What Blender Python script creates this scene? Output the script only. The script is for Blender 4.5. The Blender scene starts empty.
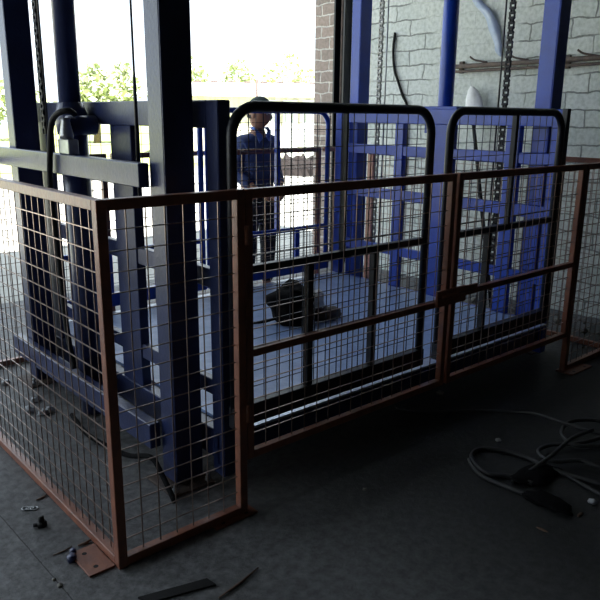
import bpy, bmesh, math, random
from mathutils import Vector, Matrix
random.seed(7)
sc = bpy.context.scene
COL = sc.collection

# ------------------------------------------------------------------ materials
def mat(name, color, rough=0.6, metal=0.0, var=0.25, scale=8.0, bump=0.0, bscale=60.0, color2=None, spec=0.5, tex='noise'):
    m = bpy.data.materials.new(name); m.use_nodes = True
    nt = m.node_tree; N = nt.nodes; L = nt.links
    b = N['Principled BSDF']
    tc = N.new('ShaderNodeTexCoord')
    n = N.new('ShaderNodeTexNoise'); n.inputs['Scale'].default_value = scale; n.inputs['Detail'].default_value = 6
    n.inputs['Roughness'].default_value = 0.65
    L.new(tc.outputs['Object'], n.inputs['Vector'])
    r = N.new('ShaderNodeValToRGB')
    c1 = color2 if color2 else tuple(c * (1 - var) for c in color)
    r.color_ramp.elements[0].position = 0.35; r.color_ramp.elements[0].color = (*c1, 1)
    r.color_ramp.elements[1].position = 0.65; r.color_ramp.elements[1].color = (*color, 1)
    L.new(n.outputs['Fac'], r.inputs['Fac']); L.new(r.outputs['Color'], b.inputs['Base Color'])
    b.inputs['Roughness'].default_value = rough; b.inputs['Metallic'].default_value = metal
    b.inputs['Specular IOR Level'].default_value = spec
    if bump:
        n2 = N.new('ShaderNodeTexNoise'); n2.inputs['Scale'].default_value = bscale; n2.inputs['Detail'].default_value = 4
        L.new(tc.outputs['Object'], n2.inputs['Vector'])
        bp = N.new('ShaderNodeBump'); bp.inputs['Strength'].default_value = bump; bp.inputs['Distance'].default_value = 0.01
        L.new(n2.outputs['Fac'], bp.inputs['Height']); L.new(bp.outputs['Normal'], b.inputs['Normal'])
    return m

M = {}
M['blue'] = mat('blue_paint', (0.007, 0.060, 0.48), 0.33, 0, color2=(0.005, 0.042, 0.35), scale=5, bump=0.15)
M['shaded_blue'] = mat('shaded_blue_paint', (0.020, 0.034, 0.12), 0.34, 0, color2=(0.014, 0.022, 0.075), scale=5, bump=0.15)  # same paint as the blue, with shade put into its colour
M['black_steel'] = mat('black_paint', (0.005, 0.007, 0.014), 0.42, 0, bump=0.1)
M['orange'] = mat('orange_red_primer', (0.30, 0.105, 0.055), 0.42, 0, color2=(0.20, 0.075, 0.05), scale=14, bump=0.2)
M['wire'] = mat('fence_wire', (0.32, 0.25, 0.22), 0.28, 0.8, color2=(0.2, 0.14, 0.12), scale=20)
M['gate_wire'] = mat('galvanised_wire', (0.04, 0.045, 0.065), 0.4, 0.5, scale=20)
M['deck'] = mat('deck_paint', (0.25, 0.36, 0.62), 0.36, 0, color2=(0.17, 0.26, 0.5), scale=9, bump=0.25, bscale=40)
M['deck_edge'] = mat('silver_steel_edge', (0.45, 0.5, 0.6), 0.3, 0.6, scale=25, bump=0.2)  # silver strip along the deck sills
M['chain'] = mat('chain_steel', (0.55, 0.55, 0.54), 0.35, 0.35, scale=30)
M['chain_dark'] = mat('dark_chain_steel', (0.05, 0.05, 0.055), 0.35, 0.7, scale=30)  # darker steel for chains, rods and cable
M['steel'] = mat('zinc_steel', (0.4, 0.42, 0.45), 0.35, 0.8, scale=20)
M['rubber'] = mat('black_rubber', (0.012, 0.012, 0.013), 0.6, spec=0.25, metal=0, bump=0.1)
M['cable'] = mat('dusty_black_cable', (0.045, 0.046, 0.049), 0.5, 0, scale=15, bump=0.1)
M['copper'] = mat('pinkish_conduit', (0.85, 0.45, 0.35), 0.4, 0, scale=20)
M['cloth'] = mat('white_cloth', (0.88, 0.89, 0.9), 0.8, 0, bump=0.3)
M['bag'] = mat('black_fabric', (0.004, 0.004, 0.005), 0.95, spec=0.15, metal=0, bump=0.4)
M['brown'] = mat('dark_brown_leather', (0.05, 0.03, 0.02), 0.6)
M['scrap'] = mat('pale_plastic_scrap', (0.55, 0.58, 0.62), 0.45)
M['stone'] = mat('rubble', (0.25, 0.24, 0.22), 0.9, bump=0.5)
M['rust'] = mat('rusty_iron', (0.12, 0.085, 0.07), 0.7, 0.2, color2=(0.05, 0.04, 0.04), scale=18, bump=0.4)
M['wood'] = mat('stick_wood', (0.16, 0.10, 0.07), 0.8)
M['shirt'] = mat('blue_work_shirt', (0.045, 0.075, 0.21), 0.85, bump=0.3, bscale=40)
M['collar'] = mat('collar_cloth', (0.10, 0.18, 0.55), 0.85)
M['trousers'] = mat('dark_trousers', (0.018, 0.02, 0.028), 0.9)
M['skin'] = mat('skin', (0.36, 0.19, 0.125), 0.55, color2=(0.31, 0.155, 0.1), scale=20)
M['hair'] = mat('hair', (0.015, 0.012, 0.01), 0.7)
M['cap'] = mat('green_grey_cap', (0.06, 0.09, 0.085), 0.8)
M['eye'] = mat('eye', (0.5, 0.5, 0.5), 0.3)
M['ceiling'] = mat('ceiling_sheet', (0.045, 0.045, 0.045), 0.8)
M['dark_wall'] = mat('low_bounce_wall', (0.03, 0.03, 0.03), 0.85, bump=0.3)  # for unseen walls, kept dark to cut bounced light
M['sheet'] = mat('cream_sheet_metal', (0.75, 0.71, 0.60), 0.6, scale=1)
M['roof'] = mat('pale_roof', (0.72, 0.76, 0.8), 0.5, scale=1)
M['leaf'] = mat('leaves', (0.46, 0.50, 0.32), 0.7, color2=(0.3, 0.36, 0.18), scale=2)
M['bark'] = mat('bark', (0.12, 0.09, 0.06), 0.9)
M['hedge'] = mat('dry_brown_scrub', (0.008, 0.004, 0.004), 0.95, color2=(0.004, 0.002, 0.002), scale=6)
M['grass'] = mat('grass', (0.30, 0.33, 0.12), 0.9, color2=(0.2, 0.24, 0.08), scale=1.5, bump=0.3)

for k_, c_ in (('blue', .3), ('shaded_blue', .2), ('orange', .25)):
    b_ = M[k_].node_tree.nodes['Principled BSDF']; b_.inputs['Coat Weight'].default_value = c_; b_.inputs['Coat Roughness'].default_value = .22

def floor_mat():
    m = bpy.data.materials.new('dusty_concrete'); m.use_nodes = True
    nt = m.node_tree; N = nt.nodes; L = nt.links; b = N['Principled BSDF']
    tc = N.new('ShaderNodeTexCoord')
    n = N.new('ShaderNodeTexNoise'); n.inputs['Scale'].default_value = 1.6; n.inputs['Detail'].default_value = 9; n.inputs['Roughness'].default_value = 0.68
    n2 = N.new('ShaderNodeTexNoise'); n2.inputs['Scale'].default_value = 26; n2.inputs['Detail'].default_value = 6; n2.inputs['Roughness'].default_value = 0.7
    for q in (n, n2): L.new(tc.outputs['Object'], q.inputs['Vector'])
    r = N.new('ShaderNodeValToRGB')
    r.color_ramp.elements[0].position = 0.33; r.color_ramp.elements[0].color = (0.075, 0.077, 0.083, 1)
    r.color_ramp.elements[1].position = 0.68; r.color_ramp.elements[1].color = (0.21, 0.215, 0.225, 1)
    L.new(n.outputs['Fac'], r.inputs['Fac'])
    r2 = N.new('ShaderNodeValToRGB')
    r2.color_ramp.elements[0].position = 0.35; r2.color_ramp.elements[0].color = (0.55, 0.55, 0.55, 1)
    r2.color_ramp.elements[1].position = 0.7; r2.color_ramp.elements[1].color = (1.25, 1.25, 1.25, 1)
    L.new(n2.outputs['Fac'], r2.inputs['Fac'])
    mx = N.new('ShaderNodeMix'); mx.data_type = 'RGBA'; mx.blend_type = 'MULTIPLY'; mx.inputs[0].default_value = 1
    L.new(r.outputs['Color'], mx.inputs[6]); L.new(r2.outputs['Color'], mx.inputs[7])
    # shade painted into the floor colour: darkened front right, where the cables lie
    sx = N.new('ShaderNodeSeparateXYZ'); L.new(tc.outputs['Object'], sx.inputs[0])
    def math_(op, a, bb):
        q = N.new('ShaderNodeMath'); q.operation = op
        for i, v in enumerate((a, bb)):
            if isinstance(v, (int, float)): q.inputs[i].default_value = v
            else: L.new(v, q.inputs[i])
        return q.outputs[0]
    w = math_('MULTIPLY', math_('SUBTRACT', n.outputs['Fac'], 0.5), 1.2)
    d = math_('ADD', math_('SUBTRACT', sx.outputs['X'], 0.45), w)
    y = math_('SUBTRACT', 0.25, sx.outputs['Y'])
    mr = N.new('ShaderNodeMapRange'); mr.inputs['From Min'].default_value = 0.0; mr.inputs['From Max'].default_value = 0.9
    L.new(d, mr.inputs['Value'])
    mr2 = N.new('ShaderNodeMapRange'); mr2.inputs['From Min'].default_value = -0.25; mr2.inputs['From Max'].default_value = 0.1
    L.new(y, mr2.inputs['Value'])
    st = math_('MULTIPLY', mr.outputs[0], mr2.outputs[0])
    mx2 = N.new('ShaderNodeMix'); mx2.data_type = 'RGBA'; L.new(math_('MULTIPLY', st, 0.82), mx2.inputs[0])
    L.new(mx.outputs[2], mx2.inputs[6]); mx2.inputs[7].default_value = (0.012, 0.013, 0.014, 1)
    # saw-cut joint
    cut = math_('ADD', math_('MULTIPLY', sx.outputs['Y'], 0.02), math_('ADD', sx.outputs['X'], 0.187))
    cut = math_('ABSOLUTE', math_('ADD', cut, math_('MULTIPLY', math_('SUBTRACT', n2.outputs['Fac'], 0.5), 0.012)), 0)
    lt = math_('LESS_THAN', cut, 0.0022)
    lt = math_('MULTIPLY', lt, math_('LESS_THAN', sx.outputs['Y'], 1.2))
    mx3 = N.new('ShaderNodeMix'); mx3.data_type = 'RGBA'; L.new(math_('MULTIPLY', lt, 0.8), mx3.inputs[0])
    L.new(mx2.outputs[2], mx3.inputs[6]); mx3.inputs[7].default_value = (0.01, 0.01, 0.01, 1)
    L.new(mx3.outputs[2], b.inputs['Base Color'])
    rr = N.new('ShaderNodeMapRange'); rr.inputs['To Min'].default_value = 0.5; rr.inputs['To Max'].default_value = 0.75
    L.new(n.outputs['Fac'], rr.inputs['Value']); L.new(rr.outputs[0], b.inputs['Roughness'])
    b.inputs['Specular IOR Level'].default_value = 0.35
    bp = N.new('ShaderNodeBump'); bp.inputs['Strength'].default_value = 0.5; bp.inputs['Distance'].default_value = 0.01
    L.new(n2.outputs['Fac'], bp.inputs['Height']); L.new(bp.outputs['Normal'], b.inputs['Normal'])
    return m

def brick_mat(name, c1, c2, mortar, bw, bh, ms, rough=0.85, plaster=None):
    m = bpy.data.materials.new(name); m.use_nodes = True
    nt = m.node_tree; N = nt.nodes; L = nt.links; b = N['Principled BSDF']
    tc = N.new('ShaderNodeTexCoord'); sx = N.new('ShaderNodeSeparateXYZ'); cx = N.new('ShaderNodeCombineXYZ')
    L.new(tc.outputs['Object'], sx.inputs[0]); L.new(sx.outputs['Y'], cx.inputs['X']); L.new(sx.outputs['Z'], cx.inputs['Y'])
    nd = N.new('ShaderNodeTexNoise'); nd.inputs['Scale'].default_value = 7; nd.inputs['Detail'].default_value = 4
    L.new(tc.outputs['Object'], nd.inputs['Vector'])
    vs = N.new('ShaderNodeVectorMath'); vs.operation = 'SCALE'; vs.inputs['Scale'].default_value = 0.055
    vc = N.new('ShaderNodeVectorMath'); vc.operation = 'SUBTRACT'; vc.inputs[1].default_value = (.5, .5, .5)
    L.new(nd.outputs['Color'], vc.inputs[0]); L.new(vc.outputs[0], vs.inputs[0])
    va = N.new('ShaderNodeVectorMath'); va.operation = 'ADD'; L.new(cx.outputs[0], va.inputs[0]); L.new(vs.outputs[0], va.inputs[1])
    br = N.new('ShaderNodeTexBrick'); L.new(va.outputs[0], br.inputs['Vector'])
    br.inputs['Scale'].default_value = 1; br.inputs['Brick Width'].default_value = bw; br.inputs['Row Height'].default_value = bh
    br.inputs['Mortar Size'].default_value = ms; br.inputs['Mortar Smooth'].default_value = 0.4
    br.inputs['Color1'].default_value = (*c1, 1); br.inputs['Color2'].default_value = (*c2, 1); br.inputs['Mortar'].default_value = (*mortar, 1)
    n = N.new('ShaderNodeTexNoise'); n.inputs['Scale'].default_value = 30; n.inputs['Detail'].default_value = 6
    L.new(tc.outputs['Object'], n.inputs['Vector'])
    ns = N.new('ShaderNodeTexNoise'); ns.inputs['Scale'].default_value = 1.3; ns.inputs['Detail'].default_value = 5
    L.new(tc.outputs['Object'], ns.inputs['Vector'])
    r = N.new('ShaderNodeValToRGB'); r.color_ramp.elements[0].position = 0.3; r.color_ramp.elements[0].color = (.72, .74, .72, 1)
    r.color_ramp.elements[1].position = 0.6; r.color_ramp.elements[1].color = (1, 1, 1, 1)
    L.new(n.outputs['Fac'], r.inputs['Fac'])
    colour = br.outputs['Color']; h = br.outputs['Fac']
    if plaster:
        pr = N.new('ShaderNodeValToRGB'); pr.color_ramp.elements[0].position = 0.46; pr.color_ramp.elements[1].position = 0.53
        L.new(ns.outputs['Fac'], pr.inputs['Fac'])
        mp = N.new('ShaderNodeMix'); mp.data_type = 'RGBA'
        mm = N.new('ShaderNodeMath'); mm.operation = 'MULTIPLY'; mm.inputs[1].default_value = 0.85
        L.new(pr.outputs['Color'], mm.inputs[0]); L.new(mm.outputs[0], mp.inputs[0])
        L.new(colour, mp.inputs[6]); mp.inputs[7].default_value = (*plaster, 1); colour = mp.outputs[2]
        inv = N.new('ShaderNodeMath'); inv.operation = 'SUBTRACT'; inv.inputs[0].default_value = 1; L.new(mm.outputs[0], inv.inputs[1])
        hm = N.new('ShaderNodeMath'); hm.operation = 'MULTIPLY'; L.new(h, hm.inputs[0]); L.new(inv.outputs[0], hm.inputs[1]); h = hm.outputs[0]
    mx = N.new('ShaderNodeMix'); mx.data_type = 'RGBA'; mx.blend_type = 'MULTIPLY'; mx.inputs[0].default_value = 1
    L.new(colour, mx.inputs[6]); L.new(r.outputs['Color'], mx.inputs[7]); L.new(mx.outputs[2], b.inputs['Base Color'])
    b.inputs['Roughness'].default_value = rough
    b1 = N.new('ShaderNodeBump'); b1.invert = True; b1.inputs['Strength'].default_value = 0.9; b1.inputs['Distance'].default_value = 0.012
    L.new(h, b1.inputs['Height'])
    b2 = N.new('ShaderNodeBump'); b2.inputs['Strength'].default_value = 0.35; b2.inputs['Distance'].default_value = 0.01
    L.new(n.outputs['Fac'], b2.inputs['Height']); L.new(b1.outputs['Normal'], b2.inputs['Normal']); L.new(b2.outputs['Normal'], b.inputs['Normal'])
    return m
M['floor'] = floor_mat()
M['white_brick'] = brick_mat('whitewashed_brick', (0.72, 0.76, 0.74), (0.62, 0.67, 0.65), (0.30, 0.32, 0.31), 0.36, 0.135, 0.007, plaster=(0.70, 0.74, 0.71))
M['bare_brick'] = brick_mat('bare_brick', (0.42, 0.33, 0.29), (0.30, 0.25, 0.225), (0.66, 0.62, 0.58), 0.25, 0.112, 0.010)
M['yard'] = mat('pale_yard', (0.42, 0.42, 0.39), 0.9, color2=(0.30, 0.30, 0.28), scale=1.2, bump=0.3)

# ------------------------------------------------------------------ mesh building
class MB:
    def __init__(s): s.v = []; s.f = []; s.sm = []
    def add(s, vs, fs, smooth=False):
        o = len(s.v); s.v += [tuple(x) for x in vs]; s.f += [[i + o for i in q] for q in fs]; s.sm += [smooth] * len(fs); return s
    def box(s, x0, x1, y0, y1, z0, z1, bev=0.0):
        bm = bmesh.new(); bmesh.ops.create_cube(bm, size=1)
        for v in bm.verts:
            v.co = Vector(((x0 + x1) / 2 + v.co.x * (x1 - x0), (y0 + y1) / 2 + v.co.y * (y1 - y0), (z0 + z1) / 2 + v.co.z * (z1 - z0)))
        if bev: bmesh.ops.bevel(bm, geom=bm.edges[:], offset=bev, segments=1, affect='EDGES')
        bm.verts.ensure_lookup_table(); s.add([v.co for v in bm.verts], [[v.index for v in f.verts] for f in bm.faces]); bm.free(); return s
    def tube(s, pts, r, n=8, caps=True, smooth=True):
        pts = [Vector(p) for p in pts]; rr = r if isinstance(r, (list, tuple)) else [r] * len(pts)
        t0 = (pts[1] - pts[0]).normalized(); a = Vector((0, 0, 1)) if abs(t0.z) < 0.9 else Vector((1, 0, 0))
        u = t0.cross(a).normalized(); rings = []
        for i, p in enumerate(pts):
            t = ((pts[min(i + 1, len(pts) - 1)] - p).normalized() + (p - pts[max(i - 1, 0)]).normalized())
            t = t.normalized() if t.length > 1e-6 else t0
            u = (u - t * u.dot(t)).normalized(); w = t.cross(u)
            k = 1.0
            if 0 < i < len(pts) - 1:
                c = (pts[i + 1] - p).normalized().dot((p - pts[i - 1]).normalized()); k = 1 / max(0.6, math.sqrt((1 + c) / 2))
            off = math.pi / 4 if n == 4 else 0
            rings.append([p + (u * math.cos(2 * math.pi * j / n + off) + w * math.sin(2 * math.pi * j / n + off)) * rr[i] * (k if n == 4 else 1) for j in range(n)])
        vs = [q for R in rings for q in R]; fs = []
        for i in range(len(rings) - 1):
            for j in range(n): fs.append([i * n + j, i * n + (j + 1) % n, (i + 1) * n + (j + 1) % n, (i + 1) * n + j])
        if caps: fs.append(list(range(n))[::-1]); fs.append([(len(rings) - 1) * n + j for j in range(n)])
        return s.add(vs, fs, smooth and n > 5)
    def build(s, name, m, parent=None, loc=None):
        me = bpy.data.meshes.new(name); me.from_pydata([tuple(v) for v in s.v], [], s.f)
        for p, q in zip(me.polygons, s.sm): p.use_smooth = q
        me.materials.append(M[m]); me.update()
        bm = bmesh.new(); bm.from_mesh(me); bmesh.ops.recalc_face_normals(bm, faces=bm.faces); bm.to_mesh(me); bm.free()
        o = bpy.data.objects.new(name, me); COL.objects.link(o)
        if parent:
            o.parent = parent; base = parent.matrix_world.translation if False else Vector(parent.get('_b', (0, 0, 0)))
            me.transform(Matrix.Translation(-base)); o['_b'] = tuple(base)
        elif loc is not None:
            me.transform(Matrix.Translation(-Vector(loc))); o.location = loc; o['_b'] = tuple(loc)
        else: o['_b'] = (0, 0, 0)
        return o
def tag(o, label=None, cat=None, group=None, kind=None):
    for k, v in (('label', label), ('category', cat), ('group', group), ('kind', kind)):
        if v: o[k] = v
    return o
def thing(name, loc, label, cat, group=None):
    o = bpy.data.objects.new(name, None); COL.objects.link(o); o.location = loc; o.empty_display_size = .1; o['_b'] = tuple(loc)
    return tag(o, label, cat, group)
def struct(name, mb, m): return tag(mb.build(name, m), kind='structure')
def curve(pts, k=6, closed=False):
    P = [Vector(p) for p in pts]; out = []
    n = len(P)
    for i in range(n - 1):
        a, b, c, d = P[max(i - 1, 0)], P[i], P[i + 1], P[min(i + 2, n - 1)]
        for j in range(k):
            t = j / k; out.append(0.5 * ((2 * b) + (c - a) * t + (2 * a - 5 * b + 4 * c - d) * t * t + (3 * b - a - 3 * c + d) * t ** 3))
    out.append(P[-1]); return out

# ------------------------------------------------------------------ the setting
WX = 4.40; BY = 3.85; ZC = 4.6
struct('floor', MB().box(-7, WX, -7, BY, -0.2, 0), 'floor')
struct('wall_right', MB().box(WX, WX + .35, 0.05, 3.46, 0, ZC), 'white_brick')
struct('wall_right', MB().box(WX, WX + .35, -7, 0.05, 0, ZC), 'dark_wall')  # unseen stretch, made dark to cut bounce onto the lift's front faces
struct('trim_1', MB().box(WX, WX + .35, 3.46, BY, 0, ZC), 'bare_brick')
struct('wall_front', MB().box(-7, WX + .35, -7.2, -7, 0, ZC), 'dark_wall')
struct('wall_left', MB().box(-7.2, -7, -7.2, 0.6, 0, ZC), 'dark_wall')  # unseen; its length is set to keep light off the front faces
struct('ceiling', MB().box(-7.2, WX + .35, -7.2, BY, ZC, ZC + .15), 'ceiling')
struct('ground', MB().box(-60, 90, BY, 16, -0.25, -0.03).box(-60, -7.2, -10, BY, -0.25, -0.03), 'yard')
tag(MB().box(-60, 90, 16, 90, -0.25, -0.02).build('grass_field', 'grass'), kind='structure')
# steel guide of the big doorway on the wall, a dark channel
g = MB(); g.box(4.30, 4.40, 3.30, 3.32, 0, ZC).box(4.30, 4.40, 3.44, 3.46, 0, ZC).box(4.385, 4.40, 3.32, 3.44, 0, ZC)
struct('trim_2', g, 'black_steel')
g = MB(); g.tube([(4.35, 3.38, 0), (4.35, 3.38, ZC)], .018, 8); struct('trim_3', g, 'rust')

# ------------------------------------------------------------------ orange mesh fence
H = 1.30; PT = 0.022
def wires(mb, a, b, z0, z1, pitch=0.070, r=0.0025, vp=None):
    """welded grid between plan points a and b"""
    a = Vector((*a, 0)); b = Vector((*b, 0)); d = (b - a); L = d.length; d.normalize(); nrm = Vector((-d.y, d.x, 0))
    n = max(1, round(L / (vp or pitch)))
    for i in range(1, n):
        p = a + d * (L * i / n); mb.tube([p + Vector((0, 0, z0)), p + Vector((0, 0, z1))], r, 4, False)
    n = max(1, round((z1 - z0) / pitch))
    for i in range(1, n):
        z = z0 + (z1 - z0) * i / n; q = nrm * (2 * r)
        mb.tube([a + q + Vector((0, 0, z)), b + q + Vector((0, 0, z))], r, 4, False)
    return mb
def bar(a, b, w, h, z0):
    """horizontal square tube from plan a to b (axis aligned)"""
    x0, x1 = sorted((a[0], b[0])); y0, y1 = sorted((a[1], b[1]))
    if x1 - x0 > y1 - y0: return MB().box(x0, x1, y0 - w / 2, y0 + w / 2, z0, z0 + h, .002)
    return MB().box(x0 - w / 2, x0 + w / 2, y0, y1, z0, z0 + h, .002)
def fence(name, a, b, label, group, posts=(True, True), plates=(), z0=0.0, mid=None, vp=None, stile=0.035, cat='fence', base_h=.035):
    ax = 0 if abs(b[0] - a[0]) > abs(b[1] - a[1]) else 1
    t = thing(name, (a[0], a[1], 0), label, cat, group)
    s = stile; e0 = [a[0], a[1]]; e1 = [b[0], b[1]]
    def post(c, zz):
        return MB().box(c[0] - s / 2, c[0] + s / 2, c[1] - s / 2, c[1] + s / 2, zz, H, .002)
    if posts[0]: c = list(a); post(c, z0 if z0 else 0).build('post', 'orange', t)
    if posts[1]: c = list(b); post(c, z0 if z0 else 0).build('post', 'orange', t)
    i0 = list(a); i1 = list(b); i0[ax] += s / 2; i1[ax] -= s / 2
    bar(i0, i1, s, .035, H - .035).build('top_rail', 'orange', t)
    bar(i0, i1, s, base_h, z0 + .004).build('bottom_rail', 'orange', t)
    if mid: bar(i0, i1, s * .9, .03, mid - .03).build('middle_rail', 'orange', t)
    wires(MB(), i0, i1, z0 + .03, H - .03, vp=vp).build('wire_mesh', 'wire', t)
    for (x0, x1, y0, y1) in plates:
        bm = bmesh.new()
        pl = MB().box(x0, x1, y0, y1, 0.0, 0.008, .001); pt = pl.build('foot_plate', 'orange', t)
        for k in (.22, .78):
            hb = MB()
            if (x1 - x0) > (y1 - y0): c = (x0 + (x1 - x0) * k, y0 + .022)
            else: c = (x0 + .04, y0 + (y1 - y0) * k)
            hb.tube([(c[0], c[1], .0081), (c[0], c[1], .0085)], .009, 12, True, False)
            hb.build('bolt_hole', 'rubber', pt)
        bm.free()
    return t
YB = 2.32; XR = 3.70
fence('wire_fence', (0.02, 0.0), (0.02, YB), 'long rusty orange mesh fence panel on the left, running back from the near corner', 'orange mesh fence panels', plates=[(-.095, 0.0, .01, .18)], vp=.06)
fence('wire_fence', (0.02, 0.0), (0.55, 0.0), 'narrow orange mesh fence panel between near corner post and gate', 'orange mesh fence panels', posts=(False, True), plates=[(.40, .60, -.04, .055)])
fence('wire_fence', (3.085, 0.0), (XR, 0.0), 'orange mesh fence panel right of the gates at the picture edge', 'orange mesh fence panels', plates=[(3.05, 3.30, -.085, .03)])
fence('wire_fence', (XR, 0.02), (XR, YB), 'orange mesh fence panel far right, behind the lift by the white wall', 'orange mesh fence panels', posts=(False, True))
def gate_leaf(x0, x1, y, mid, label, swing=0):
    t = thing('fence_gate', (x0, y, 0), label, 'gate', 'orange mesh fence gates')
    s = .032
    for c in (x0 + s / 2, x1 - s / 2): MB().box(c - s / 2, c + s / 2, y - s / 2, y + s / 2, .235, H, .002).build('stile', 'orange', t)
    for nm, z, h in (('top_rail', H - .035, .035), ('middle_rail', mid - .03, .03), ('bottom_rail', .235, .032)):
        MB().box(x0 + s, x1 - s, y - s / 2, y + s / 2, z, z + h, .002).build(nm, 'orange', t)
    wires(MB(), (x0 + s, y), (x1 - s, y), .26, H - .03).build('wire_mesh', 'wire', t)
    return t
gl = gate_leaf(.572, 1.815, 0.0, .69, 'left leaf of the front orange mesh fence gate, with middle rail')
gr = gate_leaf(1.835, 3.06, 0.0, .715, 'right leaf of the front orange mesh fence gate, with middle rail')
for z in (.4, 1.1): MB().tube([(.570, -.022, z), (.570, -.022, z + .07)], .009, 8).build('hinge', 'orange', gl)
for z in (.4, 1.1): MB().tube([(3.063, -.022, z), (3.063, -.022, z + .07)], .009, 8).build('hinge', 'orange', gr)
lt = MB().box(1.70, 1.93, -.034, -.017, .665, .745, .003); lt.tube([(1.735, -.038, .715), (1.97, -.038, .715)], .009, 8); lt.box(1.93, 2.03, -.03, -.017, .69, .74, .002)
lt.build('latch', 'orange', gl)
# rear fence
fence('wire_fence', (0.04, YB), (1.15, YB), 'orange mesh rear fence panel behind left lift columns', 'orange mesh rear fence', posts=(False, True))
fence('wire_fence', (1.19, YB), (2.15, YB), 'orange mesh rear fence panel behind left half of the lift platform', 'orange mesh rear fence', posts=(False, True))
fence('wire_fence', (2.19, YB), (3.07, YB), 'orange mesh rear fence panel directly in front of the standing man', 'orange mesh rear fence', posts=(False, True))
fence('wire_fence', (3.11, YB), (3.68, YB), 'orange mesh rear fence panel beside the rear right lift column', 'orange mesh rear fence', posts=(False, False))

# ------------------------------------------------------------------ lift masts
def chain(x, y, z0, z1, pitch, name, m, parent):
    mb = MB(); z = z0; k = 0; w = .017
    while z < z1:
        if k % 2 == 0:
            for dy in (-w, w): mb.box(x - .009, x + .009, y + dy - .002, y + dy + .002, z, z + pitch * 1.25)
        else:
            for dy in (-w * .55, w * .55): mb.box(x - .011, x + .011, y + dy - .002, y + dy + .002, z, z + pitch * 1.25)
        mb.tube([(x, y - w * 1.25, z + pitch * 1.1), (x, y + w * 1.25, z + pitch * 1.1)], .010, 6)
        z += pitch; k += 1
    return mb.build(name, m, parent)
def column(x0, x1, y0, y1, z1):
    """rolled steel section: box web with two flanges that stand proud"""
    mb = MB(); mb.box(x0, x1, y0, y1, 0.012, z1, .004); mb.box(x0 - .0, x1, y0 - .006, y0, 0.012, z1, .002)
    return mb
ZT = 3.7
ml = thing('lift_mast', (.51, 1.2, 0), 'left lift mast of two shaded blue columns, tie beams and hydraulic ram', 'lift mast', 'lift masts')
for y0, y1 in ((.345, .455), (1.92, 2.02)):
    c = column(.455, .588, y0, y1, ZT).build('column', 'shaded_blue', ml)
    MB().box(.39, .60, y0 - .08, y1 + .04, 0, .012, .002).build('base_plate', 'rust', c)
    for bx in (.415, .58):
        bl = MB(); bl.tube([(bx, y0 - .055, .012), (bx, y0 - .055, .03)], .013, 6); bl.tube([(bx, y0 - .055, .03), (bx, y0 - .055, .05)], .007, 8)
        bl.build('anchor_bolt', 'steel', c)
MB().box(.405, .452, .455, 2.25, 1.275, 1.37, .004).build('tie_beam', 'shaded_blue', ml)
MB().box(.40, .452, .457, 2.10, .15, .265, .004).build('lower_beam', 'shaded_blue', ml)
MB().box(.452, .575, .465, 1.91, ZT - .15, ZT, .004).build('head_beam', 'shaded_blue', ml)
r = MB(); r.tube([(.525, 1.33, 1.60), (.525, 1.33, 3.55)], .052, 20); r.build('hydraulic_ram', 'shaded_blue', ml)
r = MB(); r.tube([(.525, 1.30, .012), (.525, 1.30, 1.50)], .062, 20); r.tube([(.525, 1.31, 1.46), (.525, 1.32, 1.53), (.525, 1.33, 1.60)], [.075, .08, .06], 20)
r.tube([(.45, 1.20, 1.50), (.585, 1.20, 1.50)], .045, 16); r.build('ram_cylinder', 'shaded_blue', ml)
r = MB(); r.tube([(.425, 1.16, 1.44), (.425, 1.16, 1.46), (.425, 1.16, 1.52), (.425, 1.16, 1.535)], [.03, .032, .02, .024], 12)
r.box(.405, .455, 1.10, 1.22, 1.372, 1.44, .004); r.build('valve_block', 'steel', ml)
hp = curve([(.462, 1.14, 1.55), (.43, 1.12, 1.565), (.40, 1.15, 1.56), (.388, 1.20, 1.535), (.385, 1.235, 1.49), (.385, 1.27, 1.38), (.385, 1.30, 1.20), (.40, 1.31, .9), (.41, 1.30, .5), (.415, 1.25, .29)])
MB().tube(hp, .014, 10).build('hydraulic_hose', 'rubber', ml)
chain(.50, 1.60, 1.45, 3.5, .03, 'chain', 'chain_dark', ml)
MB().tube([(.50, 1.565, 1.3), (.50, 1.565, 3.5)], .006, 8).build('tension_rod', 'chain_dark', ml)
MB().tube([(.50, .63, 1.2), (.50, .63, 1.66), (.50, .63, 1.72), (.50, .63, 3.5)], [.008, .008, .005, .005], 8).build('cable', 'chain_dark', ml)
hp = curve([(.40, 1.30, .02), (.36, 1.0, .025), (.40, .7, .03), (.42, .5, .09), (.40, .36, .06), (.37, .22, .02)])
MB().tube(hp, .012, 8).build('hydraulic_hose', 'bag', ml)

mr_ = thing('lift_mast', (3.28, 1.2, 0), 'right lift mast of two bright blue columns and hydraulic ram by white wall', 'lift mast', 'lift masts')
for y0, y1 in ((.35, .46), (2.03, 2.125)):
    c = column(3.225, 3.345, y0, y1, ZT).build('column', 'blue', mr_)
    MB().box(3.20, 3.37, y0 - .06, y1 + .04, 0, .012, .002).build('base_plate', 'rust', c)
c = MB().tube([(3.285, 1.21, .0), (3.285, 1.21, 3.55)], .055, 20).build('hydraulic_ram', 'blue', mr_)
MB().box(3.225, 3.345, .47, 2.02, ZT - .15, ZT, .004).build('head_beam', 'blue', mr_)
r = MB(); r.box(3.222, 3.35, 1.06, 1.36, 1.575, 1.63, .004); r.box(3.222, 3.25, 1.08, 1.34, 1.44, 1.575, .003); r.build('crosshead', 'blue', mr_)
MB().tube([(3.21, 1.17, 1.50), (3.222, 1.17, 1.50)], .016, 6).build('crosshead_bolt', 'steel', mr_)
chain(3.28, 1.86, .5, 3.5, .03, 'chain', 'chain', mr_)
chain(3.28, .715, .5, 3.5, .03, 'chain', 'chain_dark', mr_)
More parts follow.
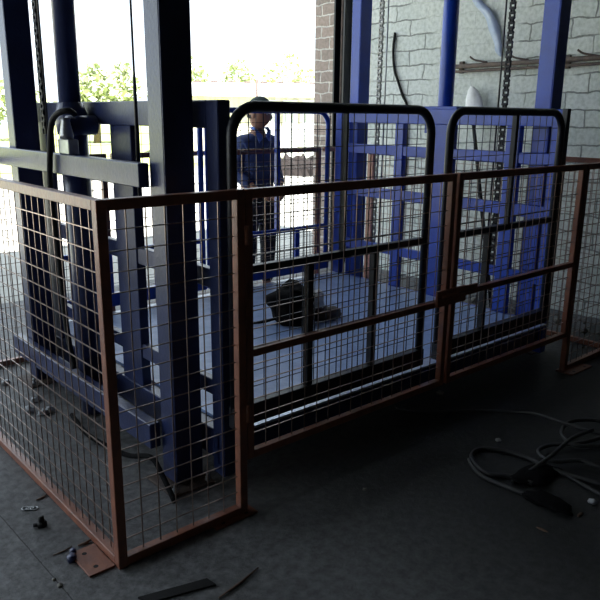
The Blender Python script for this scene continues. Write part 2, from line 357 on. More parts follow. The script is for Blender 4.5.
MB().tube([(3.28, 1.795, .3), (3.28, 1.795, 3.5)], .006, 8).build('tension_rod', 'steel', mr_)
MB().tube([(3.28, .765, .3), (3.28, .765, 3.5)], .006, 8).build('tension_rod', 'chain_dark', mr_)
r = MB(); pts = [(3.213, 1.83, .26 + .02 * i) for i in range(55)]; r.tube(pts, [.016 if i % 2 else .0135 for i in range(55)], 10); r.build('corrugated_conduit', 'copper', mr_)
MB().box(3.36, 3.42, .47, 2.02, 1.25, 1.33, .004).build('tie_beam', 'blue', mr_)

# ------------------------------------------------------------------ lift platform
XL, XP, Y0, Y1 = .605, 3.205, .20, 2.20
pf = thing('lift_platform', (1.9, 1.2, 0), 'blue steel lift platform standing low between the masts, with mesh gates', 'lift platform')
MB().box(XL + .07, XP - .07, Y0 + .05, Y1 - .05, .245, .26).build('deck', 'deck', pf)
fr = MB().box(XL, XP, Y0 + .03, Y0 + .05, .10, .25, .003).box(XL, XP, Y1 - .05, Y1 - .03, .10, .25, .003)
for x in (1.2, 1.9, 2.6): fr.box(x - .03, x + .03, Y0 + .05, Y1 - .05, .12, .245)
fr.build('deck_frame', 'shaded_blue', pf)
MB().box(XL + .07, XP - .07, Y0 - .03, Y0 + .05, .25, .262, .002).build('deck_sill', 'deck_edge', pf)
MB().box(XL + .07, XP - .07, Y1 - .05, Y1, .25, .262, .002).build('deck_sill', 'deck_edge', pf)
ZP = 1.61
def side(x0, x1, m, posts, rails, plates, label=None):
    o = MB().box(x0, x1, Y0 + .08, Y1 - .07, 1.505, ZP, .004); o.box(x0, x1, Y0, Y0 + .08, .0 + .05, ZP, .004); o.box(x0, x1, Y1 - .07, Y1, .05, ZP, .004)
    o.box(x0, x1, Y0 + .08, Y1 - .07, .12, .25, .004)
    s = o.build('side_frame', m, pf)
    for a, b in posts: MB().box(x0 + .006, x1 - .006, a, b, .25, 1.505, .003).build('upright', m, s)
    ys = [Y0 + .08] + [v for p in posts for v in p] + [Y1 - .07]
    for z0, z1 in rails:
        for i in range(0, len(ys), 2): MB().box(x0 + .012, x1 - .012, ys[i], ys[i + 1], z0, z1, .003).build('side_rail', m, s)
    return s
side(XL, XL + .06, 'shaded_blue', [(.62, .69), (.90, 1.10), (1.62, 1.70), (1.88, 2.05)], [(.87, .95), (.40, .47)], [])
side(XP - .06, XP, 'blue', [(.50, .60), (1.02, 1.20), (1.48, 1.56)], [(1.27, 1.34), (.93, 1.01), (.5, .57)], [])
# guide rollers on the side frames
def roller(x, y, z, m='rubber'):
    MB().tube([(x - .03, y, z), (x + .03, y, z)], .045, 16).build('guide_roller', m, pf)
def rounded_frame(xa, xb, za, zb, y, r, rad):
    """bent tube frame, rounded upper corners"""
    pts = [(xa, y, za)]
    for i in range(7):
        t = math.pi - math.pi / 2 * i / 6; pts.append((xa + rad + rad * math.cos(t), y, zb - rad + rad * math.sin(t)))
    for i in range(7):
        t = math.pi / 2 - math.pi / 2 * i / 6; pts.append((xb - rad + rad * math.cos(t), y, zb - rad + rad * math.sin(t)))
    pts.append((xb, y, za))
    return MB().tube(pts, r, 12)
def pgate(xa, xb, y, m, mid, upper, lower, za=.345):
    f = rounded_frame(xa, xb, za, 1.588, y, .021, .11)
    f.box(xa - .02, xb + .02, y - .02, y + .02, za - .05, za + .04, .003)
    o = f.build('gate', m, pf)
    MB().box(xa + .02, xb - .02, y - .018, y + .018, mid - .035, mid, .003).build('gate_rail', m, o)
    for x, w in upper: MB().box(x - w, x + w, y - .015, y + .015, mid, 1.57, .002).build('gate_mullion', m, o)
    for x, w in lower: MB().box(x - w, x + w, y - .018, y + .018, za + .04, mid - .035, .003).build('gate_mullion', m, o)
    wires(MB(), (xa + .018, y + .012), (xb - .018, y + .012), za + .03, 1.57, pitch=.07, r=.0022).build('wire_mesh', 'gate_wire', o)
pgate(.635, 1.815, .155, 'black_steel', .975, [(1.235, .005)], [(1.035, .016), (1.445, .015)])
pgate(1.965, 3.035, .155, 'black_steel', .975, [(2.54, .013)], [(2.36, .016)])
pgate(.72, 1.84, Y1 + .02, 'blue', .68, [(1.28, .012)], [(1.1, .018), (1.5, .018)])
pgate(1.90, 3.08, Y1 + .02, 'blue', .68, [(2.545, .018)], [(2.25, .018), (2.75, .022)])
MB().box(3.062, 3.10, .14, .175, .3, 1.612, .002).build('gate_post', 'black_steel', pf)

# ------------------------------------------------------------------ lying on the platform
def lump(name, m, c, size, seed, amp=.25, sub=3, flat=True, parent=None):
    rnd = random.Random(seed); bm = bmesh.new(); bmesh.ops.create_icosphere(bm, subdivisions=sub, radius=1)
    from mathutils import noise
    for v in bm.verts:
        n = noise.noise(v.co * 1.6 + Vector((seed, 0, 0))) + .5 * noise.noise(v.co * 4 + Vector((0, seed, 0)))
        k = 1 + amp * n; v.co = Vector((v.co.x * k * size[0], v.co.y * k * size[1], max(v.co.z * k, -.62 if flat else -9) * size[2]))
    zmin = min(v.co.z for v in bm.verts)
    me = bpy.data.meshes.new(name)
    for v in bm.verts: v.co.z -= zmin
    for f in bm.faces: f.smooth = True
    bm.to_mesh(me); bm.free(); me.materials.append(M[m])
    o = bpy.data.objects.new(name, me); COL.objects.link(o)
    o.location = c; o['_b'] = (0, 0, 0)
    if parent: o.parent = parent; o.location = Vector(c) - parent.location
    return o
DZ = .26
bag = lump('tool_bag', 'bag', (1.89, 1.27, DZ), (.165, .145, .155), 3, .35)
tag(bag, 'slumped black fabric bag lying on the platform deck', 'bag')
st = MB().tube(curve([(1.80, 1.28, .30), (1.70, 1.33, .275), (1.62, 1.40, .27), (1.60, 1.47, .27), (1.64, 1.52, .272)]), .008, 8); st.v = [tuple(Vector(v) - Vector(bag.location)) for v in st.v]
so = st.build('strap', 'bag'); so.parent = bag
sh = lump('work_glove', 'brown', (2.12, 1.185, DZ), (.12, .075, .05), 9, .35); tag(sh, 'dark brown leather work glove lying beside the black bag', 'glove')
cl = lump('crumpled_rag', 'cloth', (2.06, 1.23, DZ + .07), (.065, .05, .075), 5, .7, 2); tag(cl, 'crumpled white rag lying on the brown glove', 'rag')

# ------------------------------------------------------------------ on the wall
sr = thing('wall_rack', (WX, 1.2, 1.97), 'rusty iron rail with hooks fixed along the white brick wall', 'rack')
MB().tube([(4.355, 1.98, 1.985), (4.355, -1.2, 2.015)], .020, 10).tube([(4.365, 1.95, 1.945), (4.365, -1.2, 1.97)], .012, 8).build('rail', 'rust', sr)
for y in (1.72, 1.33, .74, .2): MB().tube(curve([(4.355, y - .10, 2.01), (4.34, y - .04, 2.02), (4.33, y + .02, 2.035), (4.33, y + .06, 2.06)], 4), .008, 8).build('hook', 'rust', sr)
for y in (1.9, .9, -.1): MB().box(4.37, 4.40, y - .02, y + .02, 1.93, 2.03, .002).build('bracket', 'rust', sr)
def strip(pts, w, th, name, m):
    """a hanging sheet with thickness, pts in the wall plane"""
    mb = MB(); P = curve(pts, 5); n = len(P); vs = []
    for i, p in enumerate(P):
        ww = w * (0.35 + .65 * math.sin(math.pi * min(1, (i + 1) / n * .9 + .1)))
        for s in (-1, 1):
            for t in (0, 1): vs.append((p.x - th * t - .012 * math.sin(i * .9 + s), p.y + s * ww, p.z))
    fs = []
    for i in range(n - 1):
        a = i * 4; b = a + 4; fs += [[a, a + 2, b + 2, b], [a + 1, b + 1, b + 3, a + 3], [a, b, b + 1, a + 1], [a + 2, a + 3, b + 3, b + 2]]
    fs += [[0, 1, 3, 2], [(n - 1) * 4 + q for q in (0, 2, 3, 1)]]
    return mb.add(vs, fs, True).build(name, m)
M['film'] = mat('bluish_plastic_film', (0.42, 0.50, 0.66), 0.3, color2=(0.3, 0.38, 0.55), scale=12)
tag(strip([(4.375, 1.86, 2.62), (4.375, 1.78, 2.51), (4.375, 1.66, 2.40), (4.375, 1.57, 2.24), (4.375, 1.53, 2.12), (4.375, 1.50, 2.05)], .05, .006, 'plastic_strip', 'film'), 'torn bluish plastic strip hanging on the white wall above the rack', 'strip')
tag(MB().tube(curve([(4.385, 2.70, 2.33), (4.38, 2.71, 2.17), (4.385, 2.69, 2.0), (4.38, 2.64, 1.90), (4.385, 2.57, 1.75), (4.38, 2.50, 1.62), (4.385, 2.49, 1.2), (4.385, 2.5, .6), (4.37, 2.5, .02)]), [.012] * 49, 8).build('wall_cable', 'rubber'), 'loose black cable hanging down the white wall behind the rear column', 'cable')
sv = thing('shovel', (4.2, 1.2, 0), 'shovel with white blade up and black handle, leaning on the white wall', 'shovel')
MB().tube([(4.02, 1.16, .0), (4.28, 1.66, 1.50)], .016, 10).build('handle', 'rubber', sv)
bl = MB(); vs = []; rows = [(0, .02), (.03, .085), (.1, .10), (.2, .085), (.27, .05), (.30, .012)]
for s_, w in rows:
    for k in range(7):
        u = -1 + k / 3; 
        for t in (0, .003): vs.append((4.27 + s_ * .17 + .035 * u * u * (w / .1) - t, 1.66 + .25 * s_ + u * w, 1.50 + s_ * 1.05))
fs = []
for i in range(len(rows) - 1):
    for k in range(6):
        a = (i * 7 + k) * 2; b = a + 2; c = a + 14; d = c + 2
        fs += [[a, b, d, c], [a + 1, c + 1, d + 1, b + 1]]
for i in range(len(rows) - 1):
    for k in (0, 6):
        a = (i * 7 + k) * 2; c = a + 14; fs.append([a, c, c + 1, a + 1])
bl.add(vs, fs, True).build('blade', 'cloth', sv)

# ------------------------------------------------------------------ loose things on the floor
def hose(name, pts, r, label, cat, group=None, m='cable', z=None):
    P = [(x, y, r + ((z or r) - r) * math.exp(-((math.hypot(x - 2.15, y + .55) / .38) ** 4))) for x, y in pts]   # rises where it rides over the others
    P = curve(P, 8); return tag(MB().tube(P, r, 10).build(name, m), label, cat, group)
CAM = (-0.9171739929879635, -2.015470978412785, 1.5573158307299853)
yaw, pitch, roll, FL = 0.7196850227341373, -0.2609566542905936, 0.011126068516172993, 691.9542471980311
fw = Vector((math.sin(yaw) * math.cos(pitch), math.cos(yaw) * math.cos(pitch), math.sin(pitch)))
rt = Vector((math.cos(yaw), -math.sin(yaw), 0)); up = rt.cross(fw)
rt2 = rt * math.cos(roll) + up * math.sin(roll); up2 = -rt * math.sin(roll) + up * math.cos(roll)
# plan positions surveyed from the photo (floor coordinates in metres)
def fl(x, y, z=0.0):
    d = fw + rt2 * ((x - 300) / FL) - up2 * ((y - 300) / FL); t = (z - CAM[2]) / d.z
    return (CAM[0] + d.x * t, CAM[1] + d.y * t)
def z4(l, z): return [fl(450 + a / 4, 380 + b / 4, z) for a, b in l]
hose('hose_loop', z4([(330, 415), (240, 385), (150, 375), (95, 330), (90, 295), (130, 275), (220, 285), (310, 312), (380, 345), (450, 372), (560, 405), (700, 440)], .011), .011, 'black hose looping out to the left of the cable tangle', 'hose', 'black hoses on the floor')
hose('hose_loop', z4([(300, 455), (220, 425), (130, 385), (90, 345), (78, 318)], .010), .010, 'short black hose end running along the near side of the left loop', 'hose', 'black hoses on the floor', z=.032)
hose('hose_loop', z4([(700, 330), (600, 355), (520, 333), (420, 335), (365, 315), (355, 290), (400, 272), (480, 268), (560, 255), (640, 225)], .012), .010, 'black hose coil in the middle of the cable tangle', 'hose', 'black hoses on the floor', z=.028)
hose('hose_loop', z4([(700, 260), (600, 290), (500, 290), (455, 262), (445, 228), (480, 192), (560, 180), (660, 190)], .012), .010, 'black hose coil at the far right edge of the tangle', 'hose', 'black hoses on the floor', z=.05)
hose('floor_cable', z4([(-220, 112), (-120, 128), (0, 125), (120, 122), (240, 145), (340, 175), (440, 215), (560, 252), (720, 290)], .008), .008, 'long black cable running from the gate foot to the tangle', 'cable', None, z=.072)
hose('floor_cable', z4([(400, 340), (440, 365), (490, 395), (560, 435), (680, 500)], .008), .008, 'thin black cable running out of the tangle towards the viewer', 'cable')
hose('pry_bar', z4([(250, 400), (300, 375), (400, 338), (480, 288), (565, 252)], .02), .009, 'straight dark rod lying across the cable tangle', 'rod', z=.092)
x, y = fl(536, 478); rg = lump('oily_rag', 'bag', (x, y, 0.0), (.12, .07, .022), 21, .6); tag(rg, 'black oily rag heaped at the near end of the hoses', 'rag')
x, y = fl(553, 516)
x, y = fl(548, 505); rg = lump('oily_rag', 'bag', (x, y, 0.0), (.05, .10, .02), 25, .6); tag(rg, 'thin black rag trailing towards the viewer from the hoses', 'rag')
def pebble(px, py, s, label, name='pebble', m='stone', cat='stone', group=None, seed=None, el=(1, 1, .6)):
    x, y = fl(px, py); o = lump(name, m, (x, y, 0), (s * el[0], s * el[1], s * el[2]), seed or int(px), .5, 2); return tag(o, label, cat, group)
pebble(592, 503, .018, 'small grey stone on the floor at the right picture edge', m='scrap')
pebble(580, 515, .022, 'flat pale chip on the floor below the cables, near right edge', 'chip', 'wood', 'chip', el=(1, .35, .2))
pebble(542, 530, .022, 'upright-lying pale chip on the floor below the black rag', 'chip', 'wood', 'chip', el=(.3, 1, .2))
pebble(498, 441, .014, 'small grey pebble inside the left hose loop', m='scrap')
pebble(60, 586, .010, 'grey pebble lying on the floor joint at lower left', m='stone')
pebble(54, 580, .007, 'smaller pebble just above the other on the floor joint', m='stone')
pebble(440, 394, .022, 'small grey lump of rubble under the gate meeting post', m='stone')
pebble(365, 490, .010, 'tiny dark pebble in the middle of the floor', m='stone')
def ring(cx, cy, r, t, el=1.0, a=0, z=None):
    pts = []
    for i in range(17):
        q = 2 * math.pi * i / 16; u, v = r * math.cos(q) * el, r * math.sin(q); pts.append((cx + u * math.cos(a) - v * math.sin(a), cy + u * math.sin(a) + v * math.cos(a), z or t))
    return MB().tube(pts, t, 6, False)
x, y = fl(30, 509); c = MB(); 
for k in (-1, 0, 1):
    q = ring(x + k * .017 * .8, y - k * .017 * .6, .011, .003, 1.3, -.64); c.add(q.v, q.f, True)
tag(c.build('chain_link', 'steel'), 'short piece of steel chain on the floor at far left', 'chain')
x, y = fl(42, 526); c = MB(); c.tube([(x, y, 0), (x, y, .018)], .02, 6); c.tube([(x, y, .018), (x, y + .005, .04)], .011, 10); c.tube([(x - .03, y + .01, .01), (x, y, .01)], .008, 8)
tag(c.build('bolt_nut', 'rubber'), 'dark bolt and nut standing on the floor near the left fence', 'bolt')
x, y = fl(72, 561); c = MB(); c.tube([(x, y, 0.0), (x, y, .022)], .017, 6); c.tube([(x, y, .011), (x + .02, y + .035, .011)], .008, 8); c.tube([(x + .02, y + .035, 0), (x + .02, y + .035, .02)], .012, 6)
tag(c.build('anchor_bolt', 'shaded_blue'), 'blue-black anchor bolt lying at the corner foot plate', 'bolt')
def stick(a, b, r, label, name='stick', m='wood', flat=1.0, cat='stick'):
    p = Vector((*fl(*a), r * flat)); q = Vector((*fl(*b), r * flat)); mid = (p + q) / 2 + Vector((.006, -.004, 0))
    t = MB().tube([p, mid, q], [r * .6, r, r * .5], 6); t.v = [(v[0], v[1], (v[2]) * 1.0) for v in t.v]
    return tag(t.build(name, m), label, cat)
stick((219, 599), (258, 569), .005, 'thin brown stick on the floor at the bottom of the picture')
stick((36, 501), (47, 495), .004, 'short dark twig beside the left fence rail')
stick((53, 556), (72, 547), .003, 'thin dark twig left of the corner foot plate')
stick((78, 547), (91, 541), .006, 'reddish wood splinter at the corner foot plate', 'splinter')
a, b, c_, d = fl(138, 599), fl(207, 580), fl(216, 586), fl(150, 604)
mb = MB(); mb.add([(*a, 0.001), (*b, 0.001), (*c_, 0.001), (*d, 0.001), (*a, .008), (*b, .008), (*c_, .008), (*d, .008)], [[0, 3, 2, 1], [4, 5, 6, 7], [0, 1, 5, 4], [1, 2, 6, 5], [2, 3, 7, 6], [3, 0, 4, 7]])
tag(mb.build('rubber_strip', 'rubber'), 'flat black rubber strip on the floor at the bottom left', 'strip')
# crumpled scraps and gravel inside the fence
scr = [(75, 385), (84, 392), (90, 402), (78, 405), (68, 380), (33, 378), (48, 398), (95, 392), (30, 412), (88, 384)]
for i, (px, py) in enumerate(scr):
    x, y = fl(px, py)
    if .38 < x < .60: x = .34 - .02 * (i % 3)
    o = lump('plastic_scrap', 'scrap', (x, y, 0.0), (.026, .018, .02), 40 + i, .9, 2)
    tag(o, 'one of the pale crumpled plastic scraps by the left mast foot inside the fence', 'scrap', 'plastic scraps by the left mast')
for i in range(22):
    y = random.uniform(-.3, 1.6); x = random.uniform(3.9, 4.35); s = random.uniform(.012, .045)
    o = lump('rubble_piece', 'stone', (x, y, 0.0), (s, s * random.uniform(.7, 1.2), s * .7), 80 + i, .6, 2)
    tag(o, 'one of the rubble pieces along the foot of the white wall', 'rubble', 'rubble along the wall foot')

# ------------------------------------------------------------------ the man behind the rear fence
def skin_mesh(name, verts, edges, m, parent, sub=2, root=0):
    me = bpy.data.meshes.new(name); me.from_pydata([v[:3] for v in verts], edges, []); o = bpy.data.objects.new(name, me); COL.objects.link(o)
    md = o.modifiers.new('s', 'SKIN'); 
    for i, v in enumerate(verts):
        sv_ = me.skin_vertices[0].data[i]; r_ = v[3]; sv_.radius = r_ if isinstance(r_, tuple) else (r_, r_); sv_.use_root = (i == root)
    md.use_smooth_shade = True
    s = o.modifiers.new('u', 'SUBSURF'); s.levels = sub; s.render_levels = sub
    dg = bpy.context.evaluated_depsgraph_get(); ev = o.evaluated_get(dg); nm = bpy.data.meshes.new_from_object(ev)
    o.modifiers.clear(); o.data = nm; nm.materials.clear(); nm.materials.append(M[m])
    for p in nm.polygons: p.use_smooth = True
    if parent: o.parent = parent
    return o
PX, PY = 2.69, 2.66
man = None
# local frame: x to his left (picture right), y away from camera, z up; turned towards the camera
V = [(0, 0, .92, (.15, .10)), (0, 0, 1.08, (.145, .10)), (0, 0, 1.24, (.165, .11)), (0, .01, 1.35, (.12, .08)), (0, .0, 1.45, (.052, .052)), (0, -.015, 1.53, (.052, .055)),
     (.16, .0, 1.365, .058), (.205, .03, 1.12, .048), (.145, -.13, 1.00, .036), (.11, -.185, .97, .024),
     (-.16, .0, 1.365, .058), (-.205, .03, 1.12, .048), (-.145, -.13, 1.00, .036), (-.11, -.185, .97, .024),
     (.095, 0, .84, .085), (.105, -.01, .48, .058), (.11, .02, .10, .042), (.12, -.04, .045, .04), (.13, -.14, .035, .032),
     (-.095, 0, .84, .085), (-.105, -.01, .48, .058), (-.11, .02, .10, .042), (-.12, -.04, .045, .04), (-.13, -.14, .035, .032)]
Ed = [(0, 1), (1, 2), (2, 3), (3, 4), (4, 5), (3, 6), (6, 7), (7, 8), (8, 9), (3, 10), (10, 11), (11, 12), (12, 13), (0, 14), (14, 15), (15, 16), (16, 17), (17, 18), (0, 19), (19, 20), (20, 21), (21, 22), (22, 23)]
man = skin_mesh('person', V, Ed, 'skin', None)
# head: one ovoid with brow, nose, chin, merged into the body mesh
def head():
    bm = bmesh.new(); bmesh.ops.create_uvsphere(bm, u_segments=40, v_segments=30, radius=1)
    for v in bm.verts:
        x, y, z = v.co
        w = .076 * (1 - .18 * max(0, -z)) ; X = x * w * 1.1; Y = y * .10; Z = z * .122
        if y < 0 and z < 0: Y *= (1 - .12 * (-z)); 
        front = max(0, -y)
        Y -= .022 * math.exp(-((x / .16) ** 2)) * math.exp(-(((z + .12) / .2) ** 2)) * (front > .4)   # nose
        Y -= .006 * math.exp(-((x / .35) ** 2)) * math.exp(-(((z + .5) / .1) ** 2)) * (front > .4)     # lips
        for sx_ in (-.38, .38): Y += .010 * math.exp(-(((x - sx_) / .17) ** 2)) * math.exp(-(((z - .08) / .1) ** 2)) * (front > .4)
        Y -= .006 * math.exp(-(((z - .24) / .08) ** 2)) * (front > .5)
        if y > 0 and z < -.3: Y *= .8
        v.co = (X, Y, Z)
    for s in (-1, 1):      # ears
        r_ = bmesh.ops.create_uvsphere(bm, u_segments=10, v_segments=8, radius=1)
        for v in r_['verts']: v.co = Vector((s * .078 + v.co.x * .012, .005 + v.co.y * .02, -.005 + v.co.z * .033))
    return bm
HR = Matrix.Rotation(math.radians(26), 4, 'Z') @ Matrix.Rotation(math.radians(10), 4, 'X')
HM = Matrix.Translation((0, -.03, 1.60)) @ HR @ Matrix.Scale(1.08, 4)
bm = bmesh.new(); bm.from_mesh(man.data); hb = head(); tmp = bpy.data.meshes.new('t'); hb.transform(HM); hb.to_mesh(tmp); bm.from_mesh(tmp); hb.free()
for s in (-1, 1):          # hands: palm, four fingers and thumb, hanging slightly curled
    q = MB(); base = Vector((0, 0, 0))
    q.tube([base + Vector((0, 0, .02)), base + Vector((0, -.01, -.03)), base + Vector((0, -.015, -.085)), base + Vector((0, -.018, -.10))], [.022, .032, .034, .026], 10)
    for k in range(4):
        o_ = Vector((0, -.045 + .022 * k, -.095)); ln = (.06, .072, .068, .052)[k]
        q.tube([base + o_, base + o_ + Vector((-s * .004, -.002, -ln * .5)), base + o_ + Vector((-s * .02, -.002, -ln))], [.0095, .0088, .007], 8)
    q.tube([base + Vector((-s * .008, -.03, -.025)), base + Vector((-s * .02, -.055, -.055)), base + Vector((-s * .024, -.06, -.09))], [.012, .0105, .008], 8)
    tm = bpy.data.meshes.new('t'); tm.from_pydata([tuple(v) for v in q.v], [], q.f)
    rq = Vector((0, 0, -1)).rotation_difference(Vector((-s * .55, -.45, -.55)).normalized())
    tm.transform(Matrix.Translation((s * .105, -.19, .965)) @ rq.to_matrix().to_4x4()); bm.from_mesh(tm)
for f in bm.faces: f.smooth = True
bmesh.ops.recalc_face_normals(bm, faces=bm.faces); bm.to_mesh(man.data); bm.free()
tag(man, 'person in a blue work shirt and dark cap standing behind the rear fence', 'person')
VS = [(0, 0, .90, (.165, .115)), (0, 0, 1.08, (.165, .12)), (0, 0, 1.24, (.185, .13)), (0, .01, 1.375, (.17, .115)), (0, .0, 1.45, (.10, .09)),
      (.165, .0, 1.36, .072), (.21, .03, 1.12, .06), (.15, -.125, 1.005, .05), (-.165, .0, 1.36, .072), (-.21, .03, 1.12, .06), (-.15, -.125, 1.005, .05)]
ES = [(0, 1), (1, 2), (2, 3), (3, 4), (3, 5), (5, 6), (6, 7), (3, 8), (8, 9), (9, 10)]
skin_mesh('shirt', VS, ES, 'shirt', man)
VT = [(0, 0, .95, (.155, .11)), (0, 0, .88, (.16, .11)), (.095, 0, .80, .10), (.105, -.01, .48, .075), (.11, .02, .12, .062), (-.095, 0, .80, .10), (-.105, -.01, .48, .075), (-.11, .02, .12, .062)]
skin_mesh('trousers', VT, [(0, 1), (1, 2), (2, 3), (3, 4), (1, 5), (5, 6), (6, 7)], 'trousers', man)
for s in (-1, 1):
    q = MB(); q.tube([(s * .118, .05, .045), (s * .12, -.02, .05), (s * .128, -.10, .042), (s * .132, -.17, .032)], [.045, .05, .045, .03], 12)
    q.box(s * .125 - .045, s * .125 + .045, -.19, .085, 0, .022, .006)
    q.build('shoe', 'rubber', man)
q = MB()
for s in (-1, 1):
    q.add([(s * .012, -.105, 1.405), (s * .072, -.07, 1.46), (s * .07, .03, 1.485), (s * .07, -.05, 1.488), (s * .012, -.115, 1.41), (s * .08, -.078, 1.462), (s * .0725, .035, 1.485), (s * .075, -.058, 1.494), (s * .06, -.11, 1.36), (s * .065, -.12, 1.362)],
          [[0, 1, 3], [1, 2, 3], [4, 7, 5], [5, 7, 6], [0, 8, 1], [4, 5, 9], [0, 4, 9, 8], [8, 9, 5, 1], [3, 7, 4, 0], [2, 6, 7, 3], [1, 5, 6, 2]])
q.build('collar', 'collar', man)
# cap and hair
bm = bmesh.new(); bmesh.ops.create_uvsphere(bm, u_segments=28, v_segments=20, radius=1)
bmesh.ops.delete(bm, geom=[v for v in bm.verts if v.co.z < .22], context='VERTS')
for v in bm.verts: v.co = Vector((v.co.x * .087, v.co.y * .107, v.co.z * .118 + .012))
geom = bm.faces[:]
bmesh.ops.solidify(bm, geom=geom, thickness=.004)
r_ = bmesh.ops.create_cube(bm, size=1)
for v in r_['verts']: v.co = Vector((v.co.x * .11, -.125 + v.co.y * .09, .042 + v.co.z * .006 - (.010 if v.co.y < 0 else 0)))
bm.transform(HM); me = bpy.data.meshes.new('cap'); bm.to_mesh(me); bm.free(); me.materials.append(M['cap'])
for p_ in me.polygons: p_.use_smooth = True
o = bpy.data.objects.new('cap', me); COL.objects.link(o); o.parent = man
bm = bmesh.new(); bmesh.ops.create_uvsphere(bm, u_segments=24, v_segments=16, radius=1)
bmesh.ops.delete(bm, geom=[v for v in bm.verts if v.co.y < .05 and v.co.z < .15 or v.co.z < -.45], context='VERTS')
for v in bm.verts: v.co = Vector((v.co.x * .081, v.co.y * .101 + .002, v.co.z * .119))
bm.transform(HM); me = bpy.data.meshes.new('hair'); bm.to_mesh(me); bm.free(); me.materials.append(M['hair'])
o = bpy.data.objects.new('hair', me); COL.objects.link(o); o.parent = man
for s in (-1, 1):
    bm = bmesh.new(); bmesh.ops.create_uvsphere(bm, u_segments=12, v_segments=8, radius=.011)
    bmesh.ops.translate(bm, verts=bm.verts, vec=(s * .029, -.079, .01)); bm.transform(HM)
    me = bpy.data.meshes.new('eye'); bm.to_mesh(me); bm.free(); me.materials.append(M['eye']); o = bpy.data.objects.new('eye', me); COL.objects.link(o); o.parent = man
man.location = (PX, PY, -.0); man.rotation_euler = (0, 0, math.radians(-2)); man.scale = (.98, .98, .98)

# ------------------------------------------------------------------ outside
def tree(x, y, h, w, seed, label):
    t = thing('tree', (x, y, -.03), label, 'tree', 'pale trees across the field')
    rnd = random.Random(seed)
    MB().tube([(x, y, -.03), (x + .1, y, h * .35), (x, y, h * .6)], [.22, .16, .08], 8).build('trunk', 'bark', t)
    mb = MB()
    for k in range(800):
        a = rnd.uniform(0, 6.28); rr = w * math.sqrt(rnd.random()); zz = rnd.gauss(h * .66, h * .15)
        rr *= max(.2, 1 - abs(zz - h * .62) / (h * .55)); c = Vector((x + rr * math.cos(a), y + rr * math.sin(a), min(h, max(h * .25, zz))))
        s = rnd.uniform(.12, .3); u = Vector((rnd.uniform(-1, 1), rnd.uniform(-1, 1), rnd.uniform(-.6, .6))).normalized(); v = u.cross(Vector((rnd.uniform(-1, 1), rnd.uniform(-1, 1), rnd.uniform(-1, 1)))).normalized()
        mb.add([c - u * s, c - v * s * .6, c + u * s, c + v * s * .6], [[0, 1, 2, 3]])
    mb.build('crown', 'leaf', t)
for i, (px, dep, h, w, lab) in enumerate([(12, 44, 3.2, 2.6, 'pale tree far left, seen between rear column and chain'), (96, 40, 4.0, 1.7, 'brightest leafy tree, seen between ram and near left column'),
        (124, 56, 5.2, 1.6, 'taller tree just right of the brightest leafy one'), (192, 60, 6.0, 2.0, 'low tree behind the shed roof, nearest the left column'), (238, 72, 6.8, 2.2, 'low tree behind the middle of the shed roof'),
        (290, 66, 6.8, 4.0, 'wide tree behind the right part of the shed roof')]):
    d = fw + rt2 * ((px - 300) / FL) - up2 * ((120 - 300) / FL); d.z = 0; d *= dep / d.length
    tree(CAM[0] + d.x, CAM[1] + d.y, h, w, 50 + i, lab)
# shed with pale roof
def along(px, dep):
    d = fw + rt2 * ((px - 300) / FL) - up2 * ((120 - 300) / FL); d.z = 0; d.normalize(); return Vector((CAM[0], CAM[1], 0)) + d * dep
A = along(150, 27); B = along(345, 27); ux = (B - A).normalized(); uy = Vector((-ux.y, ux.x, 0))
if uy.dot(Vector((.6, .8, 0))) < 0: uy = -uy
L_ = (B - A).length
sd = thing('shed', tuple((A + B) / 2), 'long cream sheet-metal shed with pale roof across the yard', 'shed')
def obox(a0, a1, b0, b1, z0, z1, z2=None):
    z2 = z2 or z1
    P = [A + ux * a + uy * b for a, b in ((a0, b0), (a1, b0), (a1, b1), (a0, b1))]
    return MB().add([(p.x, p.y, z0) for p in P] + [(P[0].x, P[0].y, z1), (P[1].x, P[1].y, z1), (P[2].x, P[2].y, z2), (P[3].x, P[3].y, z2)],
                    [[0, 3, 2, 1], [4, 5, 6, 7], [0, 1, 5, 4], [1, 2, 6, 5], [2, 3, 7, 6], [3, 0, 4, 7]])
w_ = MB(); k = 0; a = 0
while a < L_:
    q = obox(a, min(a + .22, L_), 0 if k % 2 else .05, 6, -.03, 2.3); w_.add(q.v, q.f); a += .22; k += 1
w_.build('shed_wall', 'sheet', sd)
q = obox(-.4, L_ + .4, -.5, 6.4, 2.2, 2.28, 2.95); q2 = obox(-.4, L_ + .4, 3.3, 6.4, 2.28, 2.95, 2.95)
q.build('shed_roof', 'roof', sd)
q = MB(); a = 0
while a < L_ + .3:
    r2 = obox(a - .3, a, 6.2, 6.5, 2.92, 3.02); q.add(r2.v, r2.f); a += .75
q.build('ridge_cap', 'rust', sd)
for k, px in enumerate((262, 283, 303)):
    C0 = along(px, 26.6); s0 = (C0 - A).dot(ux); obox(s0, s0 + .55, -.04, 0, -.03, 2.1).build('sheet_door', 'roof', sd)
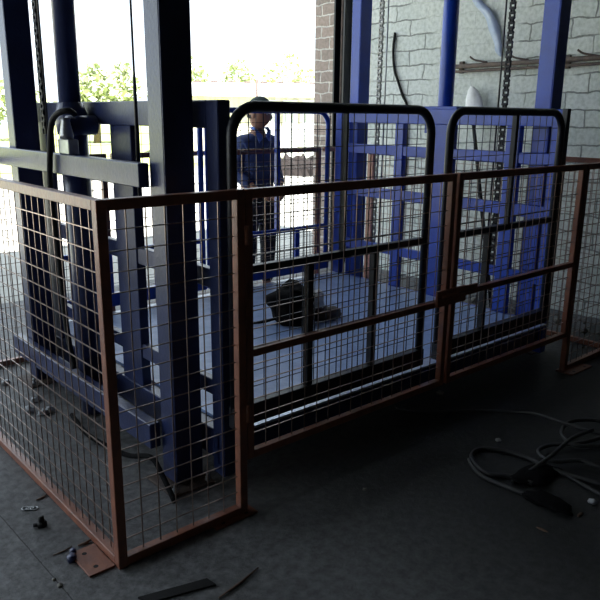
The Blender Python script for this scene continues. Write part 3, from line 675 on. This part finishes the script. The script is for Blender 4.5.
# scrub bank
a, b = along(255, 19.5), along(345, 19.5); mb = MB(); n = 26; rnd = random.Random(5); vs = []; fs = []
dr = (b - a).normalized(); nr = Vector((-dr.y, dr.x, 0))
for i in range(n + 1):
    p = a + (b - a) * i / n; h = .50 + rnd.uniform(-.08, .10)
    for j in range(9):
        t = math.pi * j / 8; vs.append(tuple(p + nr * (.6 * math.cos(t) + rnd.uniform(-.05, .05)) + Vector((0, 0, -.03 + h * math.sin(t) * rnd.uniform(.85, 1.1)))))
for i in range(n):
    for j in range(8): fs.append([i * 9 + j, i * 9 + j + 1, (i + 1) * 9 + j + 1, (i + 1) * 9 + j])
fs += [list(range(9)), [n * 9 + j for j in range(9)][::-1]]
tag(mb.add(vs, fs).build('scrub_bank', 'hedge'), 'low dark brown scrub bank in the yard right of the man', 'bank')
p = along(257, 11.5)
tag(MB().tube([(p.x, p.y, -.03), (p.x, p.y, 2.09)], .022, 8).build('marker_pole', 'rust'), 'thin dark pole in the yard rising just above the cap', 'pole')

# ------------------------------------------------------------------ camera, light
for o in bpy.data.objects:
    if '_b' in o: del o['_b']
cam = bpy.data.cameras.new('camera'); co = bpy.data.objects.new('camera', cam); COL.objects.link(co)
cam.sensor_width = 36; cam.sensor_fit = 'HORIZONTAL'; cam.lens = FL / 600 * 36; cam.clip_start = .05; cam.clip_end = 500
R3 = Matrix((rt2, up2, -fw)).transposed(); co.matrix_world = Matrix.Translation(CAM) @ R3.to_4x4(); sc.camera = co

w = bpy.data.worlds.new('sky'); sc.world = w; w.use_nodes = True
bg = w.node_tree.nodes['Background']; bg.inputs['Color'].default_value = (0.80, 0.91, 1.0, 1); bg.inputs['Strength'].default_value = 1.5
sun = bpy.data.lights.new('sun', 'SUN'); sun.energy = 20.0; sun.angle = .02; sun.color = (1, .96, .88)
so_ = bpy.data.objects.new('sun', sun); COL.objects.link(so_); so_.rotation_euler = (math.radians(28), 0, math.radians(-20))
sc.view_settings.view_transform = 'Standard'; sc.view_settings.look = 'None'; sc.view_settings.gamma = 1; sc.view_settings.use_curve_mapping = False
sc.view_settings.exposure = 0.65
